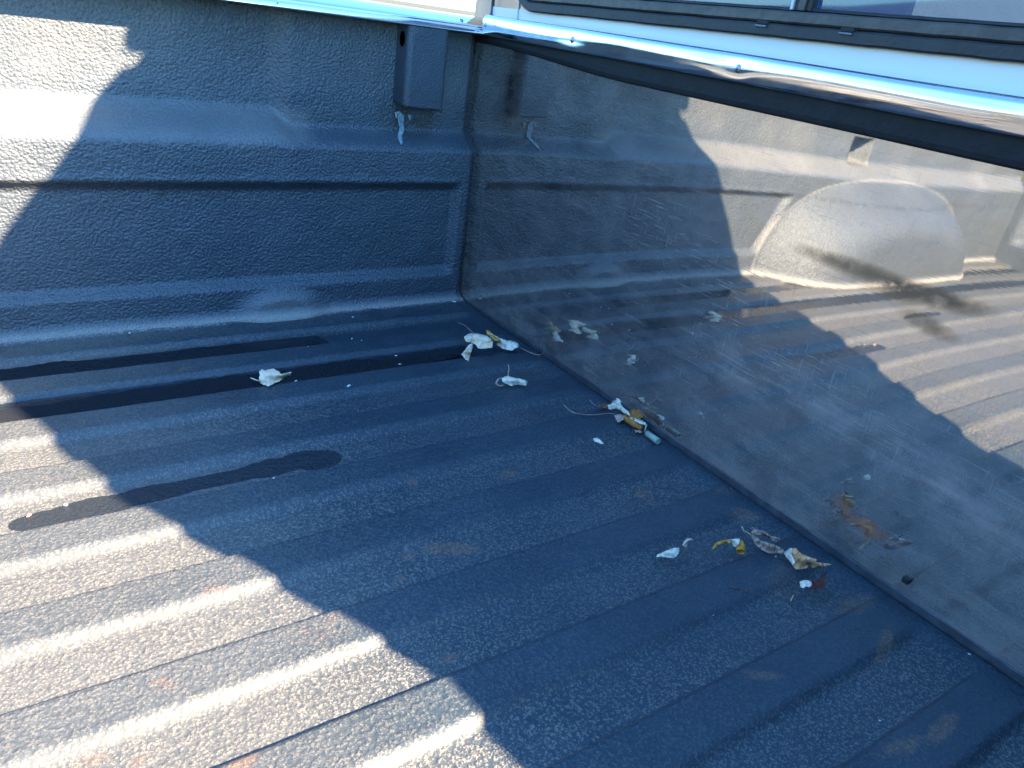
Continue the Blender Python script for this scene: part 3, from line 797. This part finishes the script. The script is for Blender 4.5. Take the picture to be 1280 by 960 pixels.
# serrated back lobes that stand up towards the sheet and show in its reflection
def back_lobe(base, wdt, hgt, mat, seed):
    rr = np.random.RandomState(seed); bm = bmesh.new(); c = Vector(base)
    pts = []
    n_ = 34
    for k in range(n_):
        a = math.pi * (k / (n_ - 1)); r = 1 - .16 * (k % 3 == 0) - .12 * rr.rand()
        pts.append((math.cos(a) * wdt * r, math.sin(a) * hgt * r))
    vs = [bm.verts.new(c + Vector((.006 + .012 * (v / hgt) + .004 * math.sin(u * 220), -u, v))) for u, v in pts]
    cv = bm.verts.new(c + Vector((.004, 0, hgt * .4)))
    for a, b in zip(vs, vs[1:]): bm.faces.new((a, b, cv))
    bm.faces.new((vs[-1], vs[0], cv))
    bmesh.ops.subdivide_edges(bm, edges=[e for e in bm.edges if cv in e.verts], cuts=2)
    thicken(bm, .0005)
    return bm_obj('back_lobe', bm, mat, t, True)
b1 = atz(*K([(850, 535)])[0], .0); b2 = atz(*K([(930, 600)])[0], .0)
back_lobe((b1.x + .001, b1.y + .010, .002), .015, .018, M['white_leaf'], 3)
back_lobe((b2.x - .002, b2.y + .010, .002), .019, .017, M['orange'], 4)

t = thing_leaf('plant_stub', 'pale green hollow stalk stub with a ring at its end, beside the rolled brown leaf', 'plant stub', (815, 545))
def hollow(pts, zs, r0, r1, mat, name, parent):
    P3 = [atz(*p, z) for p, z in zip(pts, zs)]; bm = bmesh.new(); rings = []
    tt = (P3[-1] - P3[0]).normalized(); a = tt.orthogonal().normalized(); b = tt.cross(a)
    seq = [(P3[0], r0), (P3[-1], r1), (P3[-1], r1 * .7), (P3[0], r0 * .7)]
    for q, r in seq: rings.append([bm.verts.new(q + (a * math.cos(2 * math.pi * k / 18) + b * math.sin(2 * math.pi * k / 18)) * r) for k in range(18)])
    for i in range(4):
        A, B = rings[i], rings[(i + 1) % 4]
        for k in range(18): bm.faces.new((A[k], A[(k + 1) % 18], B[(k + 1) % 18], B[k]))
    return bm_obj(name, bm, mat, parent, True)
hollow(K([(994, 646), (1052, 688)]), [.005, .0045], .0042, .0050, M['green'], 'stalk_piece', t)
ringp = []
cc = atz(*K([(988, 622)])[0], .008)
for k in range(17):
    a = k / 16 * 2 * math.pi; ringp.append(cc + Vector((.0035 * math.cos(a), .003 * math.cos(a), .0058 * math.sin(a))))
tube(ringp, .0011, 'end_ring', M['green'], t, 8)

t = thing_leaf('leaf_scrap', 'tiny pointed white leaf scrap below the rolled brown leaf', 'leaf scrap', (748, 551))
blade('blade', K([(725, 672), (745, 668), (758, 676), (770, 688), (780, 700), (768, 702), (756, 695), (735, 690)]), [.004, .005, .001, .001], M['white_leaf'], t, bend=.002, seed=12)

K = crop(800, 640, 4.571)
t = thing_leaf('leaf_scrap', 'smooth white petal-shaped scrap, leftmost of the near leaf group', 'leaf scrap', (835, 692))
blade('blade', K([(92, 258), (100, 243), (120, 236), (150, 222), (178, 212), (200, 206), (225, 205), (224, 222), (220, 238), (208, 254), (190, 263), (165, 262), (150, 260), (125, 256)]), [.002, .008, .010, .006, .001, .001], M['white_leaf'], t, bend=.004, seed=13)
t = thing_leaf('leaf_scrap', 'tiny twisted pinkish scrap just above the white petal-shaped one', 'leaf scrap', (859, 679))
blade('blade', K([(243, 182), (255, 162), (266, 150), (290, 150), (304, 158), (290, 164), (280, 172), (272, 190), (262, 202), (252, 196)]), [.006, .010, .010, .003, .001], M['pinkish'], t, rough=.003, seed=14)
stalk(K([(246, 190), (262, 168), (285, 158), (302, 160)]), [.005, .010, .010, .004], M['white_leaf'], t, .0011)

t = thing_leaf('fallen_leaf', 'mustard yellow curled leaf strip with a ringed end, left of the pinkish brown leaf', 'leaf', (912, 683))
blade('blade', K([(412, 212), (416, 196), (430, 180), (450, 168), (475, 160), (500, 158), (520, 168), (512, 178), (490, 176), (465, 182), (445, 190), (428, 202)]), [.001, .008, .014, .014, .008, .004], M['yellow'], t, bend=.002, seed=15)
blade('white_fold', K([(495, 160), (520, 158), (550, 152), (572, 150), (570, 165), (562, 182), (548, 200), (535, 196), (524, 182), (515, 172)]), [.012, .014, .016, .006, .003], M['white_leaf'], t, bend=.002, seed=16)
rolled(K([(568, 172), (574, 198), (574, 226)]), [.010, .008, .006], [.0040, .0055, .0050], M['yellow'], t, 'ringed_end', seed=5)

t = thing_leaf('fallen_leaf', 'shrivelled pinkish brown leaf with two long lobes, beside the tan twisted leaf', 'leaf', (955, 672))
blade('blade', K([(625, 130), (642, 128), (655, 135), (675, 150), (700, 165), (730, 176), (760, 185), (790, 198), (820, 214), (822, 226), (812, 240), (785, 234), (760, 238), (735, 236), (710, 225), (685, 208), (665, 190), (650, 165), (638, 150)]), [.006, .012, .016, .014, .008, .002, .001, .003], M['pinkish'], t, bend=-.004, rough=.003, seed=17)
blade('upper_lobe', K([(630, 90), (645, 86), (660, 98), (685, 104), (710, 110), (730, 122), (750, 138), (775, 142), (802, 150), (803, 164), (785, 172), (768, 170), (752, 160), (740, 150), (720, 138), (700, 132), (675, 130), (655, 128), (635, 122), (640, 105)]), [.016, .020, .018, .010, .006, .006, .010, .010], M['pinkish'], t, bend=.004, rough=.003, seed=18)
stalk(K([(632, 128), (612, 116), (595, 108), (582, 84)]), [.006, .008, .012, .018], M['cream'], t, .0010)

t = thing_leaf('fallen_leaf', 'tan and yellow leaf twisted to a point, largest of the near group', 'leaf', (1003, 699))
blade('blade', K([(862, 250), (880, 232), (900, 222), (930, 240), (960, 252), (985, 262), (1015, 272), (1002, 286), (1030, 290), (1060, 292), (1095, 298), (1080, 306), (1055, 312), (1020, 316), (990, 318), (965, 312), (950, 320), (925, 325), (900, 326), (882, 318), (870, 300), (862, 275)]), [.014, .018, .018, .014, .008, .004, .002, .001, .002, .008], M['tan'], t, bend=.005, rough=.0025, seed=19)
blade('white_fold', K([(818, 232), (838, 220), (855, 205), (868, 206), (872, 225), (866, 245), (876, 262), (885, 280), (880, 298), (872, 304), (858, 285), (845, 268), (832, 254)]), [.004, .012, .018, .017, .012, .004], M['white_leaf'], t, bend=.004, seed=20)
blade('folded_tip', K([(866, 215), (876, 204), (892, 206), (904, 222), (898, 236), (880, 242), (868, 234)]), [.018, .022, .022, .018], M['tan'], t, bend=.002, seed=21)
blade('dark_hole', K([(950, 292), (965, 286), (986, 284), (978, 298), (962, 308), (950, 306)]), .0135, M['brown'], t, seed=22)

t = thing_leaf('fallen_leaf', 'dark red shrivelled leaf with a white lobe, nearest the camera in its group', 'leaf', (1016, 731))
blade('white_lobe', K([(912, 402), (925, 392), (940, 388), (960, 390), (975, 396), (984, 408), (978, 422), (962, 428), (948, 424), (932, 434), (918, 430), (914, 415)]), [.006, .012, .012, .005, .001], M['white_leaf'], t, bend=.004, seed=23)
blade('blade', K([(975, 402), (992, 394), (1010, 392), (1028, 378), (1040, 362), (1050, 352), (1058, 372), (1056, 395), (1056, 415), (1050, 436), (1030, 432), (1010, 436), (995, 446), (978, 440), (962, 428), (980, 418)]), [.006, .010, .016, .022, .010, .002, .001], M['red'], t, bend=-.004, rough=.003, seed=24)
stalk(K([(1050, 360), (1060, 348), (1070, 338)]), [.022, .026, .030], M['red'], t, .0008)
t = thing_leaf('broken_stick', 'short pale splinter lying just below the dark red leaf', 'stick', (1000, 748))
stalk(K([(877, 476), (868, 492), (861, 508)]), [.001, .0015, .001], M['tan'], t, .0007)
t = thing_leaf('thin_twig', 'thin dark twig with a knobbly end, in the channel left of the dark red leaf', 'twig', (930, 737))
stalk(K([(508, 420), (540, 432), (575, 440), (600, 446)]), [.0, .001, .0, -.001], M['brown'], t, .0007)
blade('knobbly_end', K([(598, 442), (612, 438), (622, 448), (612, 458), (600, 456)]), .003, M['brown'], t, bend=.002, seed=25)

# white crumbs scattered on the floor
crumbs = [(310, 437, 2.2, 'white hooked crumb on the thin puddle nearest the side wall'), (237, 438, 1.5, 'white crumb at the left part of the thin puddle'),
          (162, 416, 1.8, 'white crumb on the dust line below the side wall, at far left'), (370, 476, 2.0, 'white crumb just right of the cream leaf on the long puddle'),
          (436, 482, 2.4, 'white oval crumb on the ridge right of the cream leaf'), (500, 456, 3.0, 'pale flake afloat near the tip of the long puddle'),
          (495, 444, 1.3, 'tiny crumb above the pale flake near the puddle tip'), (440, 423, 1.6, 'white crumb between the thin puddle and the corner'),
          (441, 396, 1.3, 'white crumb high on the ridge by the side wall'), (452, 425, 1.2, 'tiny crumb right beside the end of the thin puddle'),
          (568, 377, 2.2, 'white crumb tucked in the corner of the bed'), (891, 768, 2.2, 'bright white crumb in the near floor below the mustard leaf'),
          (82, 631, 2.6, 'white crumb on the damp streak in the sunlight'), (36, 644, 2.4, 'reddish crumb at the left end of the damp streak'),
          (1034, 863, 1.8, 'white crumb in the near channel close to the camera'), (1212, 817, 1.4, 'white crumb near the sheet at lower right'), (1100, 900, 1.3, 'white crumb on the nearest ridge'),
          (882, 665, 1.2, 'tiny crumb left above the mustard leaf'), (970, 660 + 35, 1.2, 'tiny crumb below the pinkish brown leaf'), (342, 597, 1.6, 'pale crumb at the damp streak inside the shadow'),
          (456, 444, 1.0, 'tiny crumb above the long puddle right of its leaf'), (385, 433, 1.0, 'tiny crumb floating mid-way on the thin puddle')]
for i, (px, py, r, lab) in enumerate(crumbs):
    p = atz(px, py, .0)
    z = float(floor_z(np.array(p.x), np.array(p.y))[0]); p = atz(px, py, z + .001)
    rad = r * .00105 * ((p - CAM).length / 1.0) * .75
    bm = bmesh.new(); bmesh.ops.create_icosphere(bm, subdivisions=2, radius=rad)
    rr = np.random.RandomState(i)
    k1 = rr.uniform(.9, 1.9)
    for v in bm.verts:
        v.co = Vector((v.co.x * k1, v.co.y * .8, v.co.z * .55)) * rr.uniform(.75, 1.2)
    bmesh.ops.rotate(bm, verts=bm.verts[:], cent=(0, 0, 0), matrix=Matrix.Rotation(rr.uniform(0, 3), 3, 'Z'))
    me = bpy.data.meshes.new('crumb'); bm.to_mesh(me); bm.free()
    o = link('crumb', me, M['pinkish'] if 'reddish' in lab else M['crumb']); o.location = (p.x, p.y, z + rad * .4)
    tag(o, lab, 'crumb', 'crumbs scattered on the bed floor')

# ------------------------------------------------------------------ surroundings
def ground():
    n = N('dry_ground'); a = n.noise(.6, 5); b = n.noise(14, 4, .7)
    n.set(Base_Color=n.mix(n.ramp(a, .4, .6), n.mix(n.ramp(b, .3, .7), (.105, .085, .042), (.055, .052, .022)), (.085, .078, .05)), Roughness=.95, Normal=n.bump(b, .05))
    # polar sheet: level near the truck, rising to dry grass slopes far off
    hd = ray(1230, 10); HA = math.atan2(hd.y, hd.x) % (2 * math.pi)
    rs = np.concatenate([np.linspace(0, 14, 20), np.linspace(15, 60, 30), np.array([80, 120, 200, 400, 800])]); an = np.linspace(0, 2 * math.pi, 181)
    P = np.zeros((len(rs), len(an), 3))
    for i, r_ in enumerate(rs):
        h = 3.3 * float(sst(7, 22, np.array(r_))) + 5.0 * float(sst(24, 55, np.array(r_)))
        P[i, :, 0] = r_ * np.cos(an); P[i, :, 1] = r_ * np.sin(an)
        P[i, :, 2] = -.80 + h * (.03 + 1.7 * np.exp(-((an - HA) / .25) ** 2) + 0.9 * np.exp(-((an - math.pi) / .8) ** 2)) * (1 + .2 * np.sin(3 * an + 1) + .1 * np.sin(7 * an))
    return tag(grid_obj('ground', P, n.m, None, flip=False), None, None, None, 'structure')
ground()
